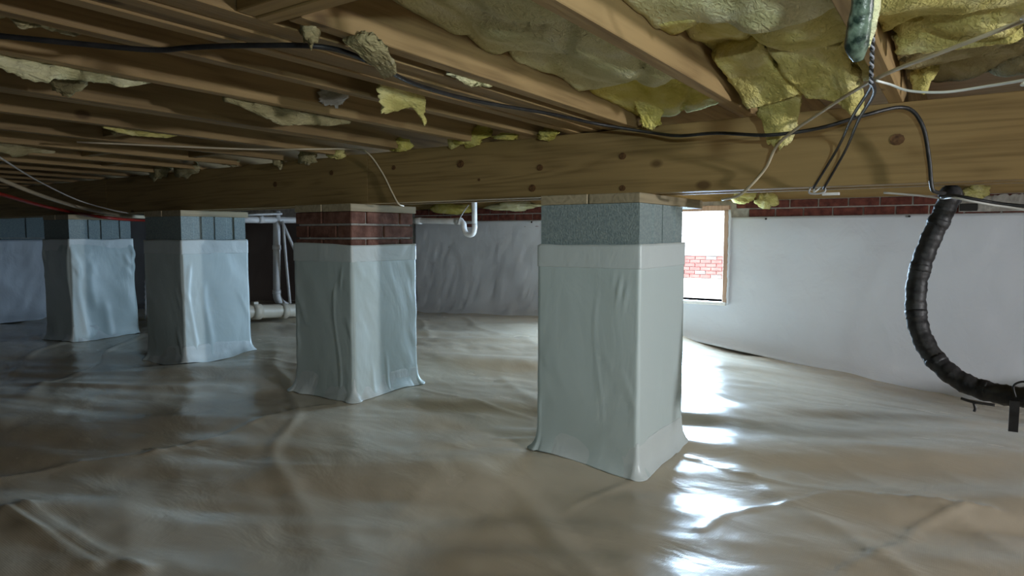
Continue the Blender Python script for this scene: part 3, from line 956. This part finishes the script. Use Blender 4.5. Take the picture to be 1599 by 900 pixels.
flap('insulation_flap', [[at_y(1178, 148, 2.10), at_y(1215, 145, 2.08), at_y(1254, 135, 2.08)], [at_y(1190, 188, 2.16), at_y(1218, 186, 2.15), at_y(1248, 176, 2.16)], [at_y(1203, 222, 2.19), at_y(1216, 232, 2.19), at_y(1232, 216, 2.20)]],
     .035, 'narrow pointed flap of insulation hanging lowest over the girder face', M['batt'], seed=43, amp=.5)
flap('insulation_flap', [[at_y(1195, 60, 1.72), at_y(1262, 52, 1.72), at_y(1322, 50, 1.74)], [at_y(1232, 118, 1.95), at_y(1290, 105, 1.92), at_y(1336, 104, 1.90)], [at_y(1256, 140, 2.06), at_y(1318, 152, 2.10), at_y(1348, 178, 2.14)]],
     .06, 'broad folded sheet of insulation between the square flap and the hanging wire', M['batt'], seed=45, amp=.7)
# bay C
batt('insulation_batt', -.156, .246, .30, 1.62, [(.3, 1.30), (1.0, 1.29), (1.6, 1.285)], [(.3, 1.30), (1.6, 1.27)], .02,
     'yellow insulation batt filling the bay at the top right corner', M['batt'], seed=47)
flap('insulation_flap', [[at_y(1396, 20, 1.62), at_y(1470, 0, 1.58), at_y(1570, -20, 1.5)], [at_y(1396, 50, 1.70), at_y(1480, 32, 1.66), at_y(1590, 18, 1.60)], [at_y(1400, 82, 1.74), at_y(1490, 76, 1.72), at_y(1600, 62, 1.66)]],
     .05, 'square-cut insulation end hanging at the top right corner', M['batt'], seed=49, amp=.6)
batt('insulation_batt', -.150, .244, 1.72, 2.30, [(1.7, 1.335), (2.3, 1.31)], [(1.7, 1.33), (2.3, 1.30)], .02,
     'shade-toned insulation piece behind the square-cut end above the girder', M['batt_dull'], seed=51)
tuft(at_y(1440, 112, 2.15), (.028, .03, .045), 'wisp of insulation hanging behind the white wire above the girder', M['batt'], 52)
# bays left of the bundle: thin batts up in the dark
batt('insulation_batt', lx[0] + .021, -1.264, -.9, 2.28, 1.40, 1.40, .01, 'shade-toned insulation strip in the narrow slot left of the board bundle', M['batt_dull'], seed=53, n=8)
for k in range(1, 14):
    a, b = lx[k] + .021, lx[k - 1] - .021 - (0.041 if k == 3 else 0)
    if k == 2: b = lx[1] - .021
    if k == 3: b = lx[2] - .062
    batt('insulation_batt', a, b, -.9 + .1 * (k % 3), 2.26, 1.395, 1.395, .012, 'shade-toned insulation batt tucked up right of the %s joist left of the bundle' % ordn[k], M['batt_dull'], seed=60 + k, n=14, m=60)

# hanging torn piece at the bundle
flap('insulation_flap', [[at_z(538, 62, 1.252), at_z(562, 58, 1.252), at_z(588, 60, 1.252)], [at_z(572, 92, 1.236), at_z(592, 90, 1.236), at_z(610, 86, 1.24)], [at_z(600, 122, 1.245), at_z(612, 118, 1.245), at_z(620, 112, 1.25)]],
     .018, 'grey-yellow twist of insulation lying across the underside of the board bundle', M['batt_dull'], seed=81, amp=.4)
flap('insulation_flap', [[at_x(585, 122, -1.29), at_x(615, 128, -1.29), at_x(640, 135, -1.29), at_x(662, 142, -1.29)],
                         [at_x(592, 150, -1.30), at_x(618, 152, -1.31), at_x(642, 158, -1.30), at_x(666, 166, -1.29)],
                         [at_x(598, 176, -1.31), at_x(622, 174, -1.32), at_x(644, 168, -1.31), at_x(660, 194, -1.30)]],
     .02, 'torn yellow insulation scrap hanging below the board bundle', M['batt'], seed=83, amp=.4)
def fringe(X, prof, label, mat, seed, thick=.02):
    """ragged insulation edge hanging just behind a joist, seen below its bottom edge"""
    n = 70
    pxs = np.linspace(prof[0][0], prof[-1][0], n)
    tops = np.interp(pxs, [p[0] for p in prof], [p[1] for p in prof])
    bots = np.interp(pxs, [p[0] for p in prof], [p[2] for p in prof])
    bots = bots + (bots - tops) * (.22 * vnoise(pxs * .04, pxs * 0, seed) + .07 * vnoise(pxs * .2, pxs * 0, seed + 1))
    rows = []
    for f in (0, .35, .7, 1.0):
        rows.append([at_x(a, t + (b - t) * f, X + .010 * float(vnoise(a * .06, f * 2, seed + 2))) for a, t, b in zip(pxs, tops, bots)])
    A = np.array(rows)
    tk = np.array([1, 1, .8, .25])[:, None]
    V1 = A.copy(); V1[..., 0] += thick / 2 * tk
    V2 = A.copy(); V2[..., 0] -= thick / 2 * tk
    V = np.concatenate([V1.reshape(-1, 3), V2.reshape(-1, 3)]); k = n * 4
    Fc = grid_faces(n, 4) + [tuple(reversed(f)) for f in grid_faces(n, 4, k)]
    for i in range(n - 1):
        Fc.append((i + 1, i, k + i, k + i + 1)); a = 3 * n + i; Fc.append((a, a + 1, k + a + 1, k + a))
    for j in range(3):
        a = j * n; Fc.append((a, a + n, k + a + n, k + a)); a = j * n + n - 1; Fc.append((a + n, a, k + a, k + a + n))
    o = mesh_obj('insulation_fringe', V, Fc, mat, None, smooth=True)
    return tag(o, label, 'insulation', 'fibreglass insulation pieces')
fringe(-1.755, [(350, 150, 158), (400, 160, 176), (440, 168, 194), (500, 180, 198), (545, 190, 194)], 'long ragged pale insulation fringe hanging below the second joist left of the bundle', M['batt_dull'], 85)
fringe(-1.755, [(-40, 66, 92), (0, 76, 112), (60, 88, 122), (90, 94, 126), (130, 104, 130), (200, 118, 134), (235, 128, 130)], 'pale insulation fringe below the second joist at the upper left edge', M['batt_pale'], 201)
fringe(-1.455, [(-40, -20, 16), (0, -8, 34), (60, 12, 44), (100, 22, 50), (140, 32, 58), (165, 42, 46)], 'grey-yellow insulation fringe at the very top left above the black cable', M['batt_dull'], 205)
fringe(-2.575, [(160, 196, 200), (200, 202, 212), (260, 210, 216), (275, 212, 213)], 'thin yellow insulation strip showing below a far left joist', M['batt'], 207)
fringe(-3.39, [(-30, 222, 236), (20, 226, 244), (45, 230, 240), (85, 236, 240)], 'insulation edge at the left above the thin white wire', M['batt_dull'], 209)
flap('clear_film', [[at_x(500, 138, -1.69), at_x(525, 140, -1.69), at_x(550, 142, -1.69)], [at_x(498, 152, -1.67), at_x(522, 152, -1.66), at_x(545, 150, -1.67)], [at_x(503, 162, -1.68), at_x(522, 164, -1.67), at_x(538, 160, -1.68)]],
     .004, 'crumpled clear plastic film caught under the second joist left of the bundle', M['film'], seed=87, amp=.3)
def put(qx, qy, z): return at_z(qx, qy, z)
tl = [
    ((105, 130), 1.25, (.026, .034, .03), 'batt_dull', 'white puff of insulation hanging at upper left below a doubled joist'),
    ((482, 40), 1.262, (.016, .016, .032), 'batt_dull', 'small insulation wisp caught between header and board bundle'),
    ((722, 116), 1.268, (.016, .05, .018), 'batt_pale', 'white insulation edge poking out between bundle and pale joist, left bit'),
    ((752, 125), 1.268, (.014, .035, .016), 'batt_pale', 'white insulation edge poking out between bundle and pale joist, right bit'),
    ((180, 206), 1.26, (.008, .012, .012), 'batt_dull', 'tiny pale tuft under a far left joist'),
]
for k, (q, z, s, mt, lb) in enumerate(tl):
    tuft(put(q[0], q[1], z), s, lb, M[mt], 90 + k)
ends = [((735, 212), (.085, .03, .035), 'batt_yellow', 'bright yellow insulation wedge on the girder right of the second joist'),
        ((710, 208), (.04, .03, .045), 'batt', 'yellow insulation wedge on the girder below the torn scrap'),
        ((856, 209), (.035, .025, .022), 'batt_yellow', 'yellow insulation plug at the left foot of the board bundle'),
        ((790, 214), (.06, .03, .012), 'batt_yellow', 'flat yellow insulation sliver on the girder between second joist and bundle'),
        ((625, 225), (.06, .03, .028), 'batt_yellow', 'yellow insulation wedge on the girder right of the third joist'),
        ((525, 240), (.05, .03, .022), 'batt', 'insulation wad on the girder above the brick-topped pier'),
        ((480, 246), (.05, .03, .035), 'batt_dull', 'dull insulation wad on the girder left of the brick-topped pier'),
        ((435, 247), (.035, .03, .05), 'batt_dull', 'drooping dull insulation on the girder between two far joists'),
        ((360, 251), (.06, .03, .03), 'batt_dull', 'insulation wedge on the girder above the bright block pier'),
        ((290, 262), (.10, .03, .05), 'batt_dull', 'dark hanging insulation left of the bright block pier top'),
        ((245, 262), (.10, .03, .06), 'batt_dull', 'dark rounded insulation hanging at the far left of the girder')]
for k, (q, s, mt, lb) in enumerate(ends):
    p = at_y(q[0], q[1], 2.235)
    tuft((p[0], 2.235, p[2]), s, lb, M[mt], 120 + k)
far = [((705, 326), (.24, .05, .05), 'batt_yellow', 'sagging yellow insulation under the far joists left of the trap pipe'),
       ((805, 322), (.26, .05, .035), 'batt_pale', 'pale insulation under the far joists right of the trap pipe'),
       ((1197, 313), (.07, .04, .05), 'batt', 'yellow insulation tuft above the far bricks right of the window, right bit'),
       ((1162, 308), (.08, .04, .04), 'batt', 'yellow insulation tuft above the far bricks right of the window, left bit'),
       ((1525, 298), (.07, .04, .05), 'batt', 'insulation tuft on the far wall right of the black hose')]
for k, (q, s, mt, lb) in enumerate(far):
    p = at_y(q[0], q[1], 5.38)
    tuft((p[0], 5.38, p[2]), s, lb, M[mt], 140 + k)

# ================================================================ CABLES
GF = GY0 - .008
def gy(x, y, off=0.0):
    return at_y(x, y, GF - off)
cab = [at_z(-80, 48, 1.245), at_z(0, 56, 1.245), at_z(110, 67, 1.243), at_z(240, 78, 1.243), at_z(300, 74, 1.246), at_z(400, 71, 1.247), at_z(515, 75, 1.247), at_z(590, 103, 1.247),
       at_z(650, 132, 1.247), at_z(740, 157, 1.247), at_z(860, 178, 1.247), at_z(930, 193, 1.247), at_y(1010, 206, 2.16), at_y(1060, 212, 2.12), at_y(1120, 208, 2.10), at_y(1200, 211, 2.08), at_y(1280, 200, 2.10), at_y(1350, 180, 2.13),
       at_y(1412, 168, 2.20), at_y(1440, 195, 2.22), at_y(1451, 250, 2.235), at_y(1455, 292, 2.24), at_y(1462, 300, 2.26), at_y(1475, 302, 2.30)]
tag(tube('black_cable', cab, .0055, M['black'], n=8, sm=8), 'long black cable stapled under the joists and looping down the girder', 'cable')
cr2 = [np.array([.68, .95, 1.252]), at_y(1700, -8, 1.02), at_y(1599, 32, 1.10), at_y(1480, 78, 1.22), at_y(1370, 122, 1.42), at_y(1290, 170, 1.78), at_y(1218, 222, 2.12), at_y(1196, 262, 2.235), at_y(1172, 290, 2.25), at_y(1152, 306, 2.30), at_y(1128, 312, 2.42)]
tag(tube('cream_cable', cr2, [.003, .003, .0032, .0034, .0038, .0044, .0046, .0046, .0046, .0046], M['cream'], n=8), 'cream cable slanting down across the girder past the pointed insulation flap', 'cable')
ww = [at_y(1368, 126, 1.40), at_y(1390, 132, 1.42), at_y(1420, 142, 1.42), at_y(1475, 144, 1.40), at_y(1540, 135, 1.36), at_y(1600, 125, 1.3), at_y(1680, 110, 1.25), np.array([.68, 1.2, 1.252]), np.array([1.09, 1.2, 1.253])]
tag(tube('white_wire', ww, .0024, M['white_wire'], n=8), 'thin white wire running right from the hanging twisted wire', 'cable')
# twisted pair coming down from above
tw = empty('twisted_wire', tuple(at_y(1360, 130, 1.38)), 'blue-grey twisted pair of wires hanging from the ceiling at upper right', 'cable')
a_, b_ = at_y(1367, -70, 1.15), at_y(1360, 130, 1.38)
for s in (0, math.pi):
    P = []
    for i in range(150):
        t = i / 149; c = a_ + (b_ - a_) * t
        an = t * 2 * math.pi * 13 + s
        P.append((c[0] + .0022 * math.cos(an), c[1] + .0022 * math.sin(an), c[2]))
    tube('strand', P, .0021, M['grey_wire'] if s == 0 else M['black'], tw, n=6, sm=0)
for k, (p0, p1) in enumerate((((1358, 132), (1270, 297)), ((1364, 140), (1286, 298)))):
    P = [at_y(1360 + 2 * k, 128, 1.38), at_y(p0[0], p0[1] + 8, 1.5), at_y((p0[0] * .7 + p1[0] * .3), p0[1] * .7 + p1[1] * .3, 1.82), at_y(p0[0] * .4 + p1[0] * .6 + 3, p0[1] * .4 + p1[1] * .6, 2.15), at_y(p1[0], p1[1] - 3, 2.25)]
    tag(tube('dark_wire', P, .0036, M['black'], n=6), ['left', 'right'][k] + ' of two dark wires dropping from the twisted pair to the girder bottom', 'cable', 'dark wires down the girder')
pc = at_y(1277, 297, 2.262)
cl = empty('wire_clip', (pc[0], 2.262, pc[2] - .012), 'small metal clip holding the dark wires under the girder edge', 'clip')
tube('loop', [(pc[0] - .02, 2.255, pc[2] + .01), (pc[0] - .022, 2.25, pc[2] - .008), (pc[0], 2.25, pc[2] - .012), (pc[0] + .022, 2.25, pc[2] - .006), (pc[0] + .02, 2.255, pc[2] + .01)], .003, M['steel'], cl, n=6)
tube('loop', [(pc[0] - .01, 2.262, pc[2] + .01), (pc[0] - .008, 2.25, pc[2] - .006), (pc[0] + .01, 2.252, pc[2] + .008)], .0025, M['white_wire'], cl, n=6)
p = at_y(1300, 303, 2.40)
tag(box('paper_tag', p[0] - .03, p[0] + .02, 2.39, 2.41, p[2] - .004, p[2] + .004, M['siding']), 'small white tag stuck under the girder beside the wire clip', 'tag')

# mottled duct end hanging beside the twisted pair
P = [at_y(1352, -90, 1.00), at_y(1348, 0, 1.02), at_y(1342, 40, 1.03), at_y(1338, 72, 1.04), at_y(1340, 94, 1.05)]
dt = empty('taped_duct', tuple(P[-1]), 'short dark green mottled duct end poking down beside the twisted wire', 'duct')
tube('duct', P, [.013, .0145, .0155, .0155, .007], M['hose_green'], dt, n=16, noise=.06)
tube('lining', [np.array(q) + np.array([.0095, .007, -.001]) for q in P[:-1]], [.010, .011, .011, .006], M['batt_pale'], dt, n=12, noise=.12)

# black taped line hanging under the girder
HY = 2.42
hp = [at_y(1478, 300, 2.45), at_y(1484, 305, HY), at_y(1474, 330, HY), at_y(1455, 370, HY), at_y(1438, 415, HY), at_y(1430, 460, HY), at_y(1434, 510, HY - .02), at_y(1456, 556, HY - .05),
      at_y(1495, 592, HY - .08), at_y(1545, 612, HY - .1), at_y(1610, 622, HY - .12), at_y(1700, 622, HY - .15), np.array([.62, 2.5, .34]), np.array([.95, 3.0, .33]), np.array([1.45, 3.9, .30]), np.array([1.9, 4.7, .34]), np.array([2.1, 5.42, .5])]
hp[0] = np.array([hp[1][0], 2.52, 0.985])
ho = empty('insulated_line', tuple(hp[1]), 'thick black taped refrigerant line hanging in a curve at the right', 'hose')
Q = catmull(hp, 12)
rr = [.029 + .0012 * math.sin(i * .9) + .001 * math.sin(i * 2.3) for i in range(len(Q))]
V, Fc = tube_geo(Q, rr, 16, .05, seed=4)
mesh_obj('sleeve', V, Fc, M['black_tape'], ho, smooth=True)
for i in range(9, len(Q) - 8, 19):      # spiral tape laps
    seg = [np.array(Q[i + k]) for k in range(4)]
    V, Fc = tube_geo(seg, [rr[i] + .0004, rr[i] + .0012, rr[i + 2] + .0012, rr[i + 3] + .0004], 16, .06, seed=i)
    mesh_obj('tape_wrap', V, Fc, M['black_tape'], ho, smooth=True)
p1 = at_y(1583, 628, HY - .13)
box('strap_end', p1[0] - .011, p1[0] + .011, p1[1] - .04, p1[1] - .034, p1[2] - .075, p1[2] + .01, M['black'], ho)
p2 = at_y(1592, 612, HY - .13)
tube('tie_loop', [(p2[0] - .01, p2[1] - .035, p2[2] - .01), (p2[0] - .016, p2[1] - .035, p2[2] + .02), (p2[0], p2[1] - .035, p2[2] + .034), (p2[0] + .02, p2[1] - .035, p2[2] + .034)], .003, M['black'], ho, n=6)
p3 = at_y(1520, 618, HY - .1)
tube('tie_loop', [(p3[0] - .03, p3[1] - .03, p3[2] - .006), (p3[0], p3[1] - .034, p3[2] - .012), (p3[0] + .05, p3[1] - .034, p3[2] - .014)], .004, M['black'], ho, n=6)
tube('tie_loop', [(p3[0] + .0, p3[1] - .03, p3[2] - .012), (p3[0] + .005, p3[1] - .03, p3[2] - .03), (p3[0] + .003, p3[1] - .03, p3[2] - .04)], .004, M['black'], ho, n=6)
tag(tube('black_wire', [at_y(1470, 308, 2.33), at_y(1490, 306, 2.29), at_y(1520, 311, 2.28), at_y(1560, 318, 2.3), at_y(1610, 323, 2.3), at_y(1700, 330, 2.3), np.array([.55, 2.36, .98]), np.array([.9, 2.5, 1.0]), np.array([1.8, 2.7, 1.0]), np.array([3.59, 2.9, 1.0])], .005, M['black'], n=8), 'black wire crossing behind the taped line toward the right edge', 'cable')
tag(tube('white_wire', [at_y(1380, 301, 2.40), at_y(1440, 306, 2.38), at_y(1472, 310, 2.36), at_y(1490, 309, 2.285), at_y(1520, 315, 2.27), at_y(1570, 323, 2.28), at_y(1650, 330, 2.28), np.array([.5, 2.32, .965]), np.array([.9, 2.46, .985]), np.array([1.8, 2.66, .985]), np.array([3.59, 2.86, .985])], .003, M['white_wire'], n=6), 'thin white wire looped over the top of the taped line', 'cable')

# left side: pex lines and wires
tag(tube('white_wire', [at_z(-60, 205, 1.25), at_z(0, 246, 1.235), at_z(60, 283, 1.19), at_z(120, 312, 1.105), at_y(170, 327, 2.16), at_y(200, 333, 2.23)], .0045, M['white_wire'], n=6), 'thin white wire sagging at the left edge above the cream pipe', 'cable')
tag(tube('cream_pipe', [at_z(-60, 255, 1.235), at_z(0, 280, 1.19), at_z(60, 304, 1.12), at_z(120, 323, 1.07), at_y(165, 332, 2.21), at_y(190, 337, 2.25), at_y(215, 338.5, 2.32), at_y(238, 339.5, 2.6), at_y(262, 340, 2.85)], .012, M['cream'], n=10), 'cream flexible water pipe sagging at the left edge', 'pipe')
tag(tube('red_pipe', [at_z(-60, 288, 1.16), at_z(0, 303, 1.11), at_z(60, 320, 1.07), at_z(110, 331, 1.043), at_y(150, 338, 2.24), at_y(185, 342, 2.4), at_y(215, 344, 2.72), at_y(240, 345, 2.9)], .011, M['red'], n=10), 'red flexible water pipe sagging below the cream one at left', 'pipe')
tag(tube('tan_wire', [at_z(120, 222, 1.25), at_z(385, 233, 1.25), at_z(480, 233, 1.25), at_y(552, 233, 2.22), at_y(575, 240, 2.24), at_y(597, 270, 2.255), at_y(612, 300, 2.255), at_y(622, 318, 2.26), at_y(630, 322, 2.31)], .004, M['cream'], n=6), 'thin tan wire bending down the girder above the brick-topped pier', 'cable')

# ================================================================ DRAIN PIPES
# white trap between the two nearest piers
TY = 4.6
tr = empty('trap_pipe', tuple(at_y(735, 360, TY)), 'white plastic drain pipe with a curved trap under the far joists', 'pipe')
pa, pb = at_y(630, 344, TY), at_y(722, 346, TY)
tube('horizontal_run', [pa, pb], .026, M['pvc'], tr, n=14, sm=4)
tube('coupling', [at_y(648, 345, TY), at_y(658, 345, TY)], .030, M['pvc'], tr, n=14, sm=2)
tube('coupling', [at_y(712, 346, TY), at_y(721, 346, TY)], .031, M['pvc'], tr, n=14, sm=2)
bend = [at_y(720, 346, TY), at_y(724, 350, TY), at_y(725, 358, TY), at_y(728, 365, TY), at_y(734, 367, TY), at_y(739, 364, TY), at_y(741, 356, TY), at_y(741, 350, TY)]
tube('trap_bend', bend, .024, M['pvc'], tr, n=14, sm=5)
tube('riser', [at_y(741, 352, TY), at_y(740, 318, TY) + np.array([0, 0, .325])], .023, M['pvc'], tr, n=14, sm=4)
tube('hanger_strap', [at_y(714, 350, TY - .03), at_y(722, 334, TY - .03), at_y(732, 320, TY - .03)], .006, M['steel'], tr, n=6)
# upright stack behind the gap
SX = -4.86
def sx(x, y, o=0.0): return at_x(x, y, SX + o)
st = empty('drain_stack', tuple(sx(432, 480)), 'upright grey-white drain stack with elbow onto a large floor pipe', 'pipe')
tube('riser', [sx(432, 330), sx(432, 458)], .031, M['pvc_grey'], st, n=14, sm=4)
tube('coupling', [sx(432, 383), sx(432, 390)], .036, M['pvc_grey'], st, n=14, sm=2)
tube('coupling', [sx(432, 453), sx(432, 459)], .036, M['pvc_grey'], st, n=14, sm=2)
tube('elbow', [sx(432, 457), sx(433, 465), sx(438, 473), sx(446, 479)], [.033, .034, .036, .04], M['pvc_grey'], st, n=14, sm=6)
tube('top_run', [sx(360, 343), sx(480, 344)], .028, M['pvc_grey'], st, n=14, sm=4)
tube('coupling', [sx(402, 343), sx(410, 343)], .032, M['pvc_grey'], st, n=14, sm=2)
tube('brace', [sx(440, 346, .05), sx(470, 412, .05)], .013, M['pvc_grey'], st, n=10, sm=3)
tube('thin_rod', [sx(442, 350, .08), sx(447, 410, .08), sx(453, 474, .08)], .011, M['pvc_grey'], st, n=8, sm=3)
tube('shelf_rail', [sx(380, 336, .05), sx(440, 334, .05)], .010, M['pvc_grey'], st, n=6, sm=2)
P0 = sx(428, 486, .06)
fp = empty('floor_pipe', (P0[0], P0[1], P0[2] - .06), 'large tan drain pipe lying on the floor below the upright stack', 'pipe')
tube('run', [at_x(360, 488, SX + .06), at_x(428, 486, SX + .06), at_x(500, 483, SX + .06)], .058, M['pvc_old'], fp, n=18, sm=6)
tube('coupling', [at_x(437, 486, SX + .06), at_x(446, 486, SX + .06)], .066, M['pvc_old'], fp, n=18, sm=2)
tube('coupling', [at_x(392, 487, SX + .06), at_x(405, 487, SX + .06)], .066, M['pvc_old'], fp, n=18, sm=2)
q = at_x(398, 478, SX + .06)
tube('cleanout', [(q[0], q[1], q[2] - .02), (q[0], q[1], q[2] + .012)], .05, M['pvc_old'], fp, n=14, sm=2)
box('cleanout_nut', q[0] - .02, q[0] + .02, q[1] - .02, q[1] + .02, q[2] + .012, q[2] + .035, M['pvc_old'], fp)
tag(tube('corrugated_tube', [at_y(228, 436, 3.0) + np.array([0, 0, 0.0])] + [at_y(227 + .4 * (k % 2), 440 + 4 * k, 3.0) for k in range(16)], [.006 + .003 * (k % 2) for k in range(17)], M['pvc_grey'], n=8, sm=1),
    'thin ribbed grey tube hanging beside the bright block pier', 'pipe')
q = at_y(220, 495, 3.05)
tag(tube('floor_conduit', [at_y(196, 496, 3.05), at_y(240, 494, 3.05)], .035, M['pvc_old'], n=12, sm=3), 'short tan pipe on the floor between the two far left piers', 'pipe')
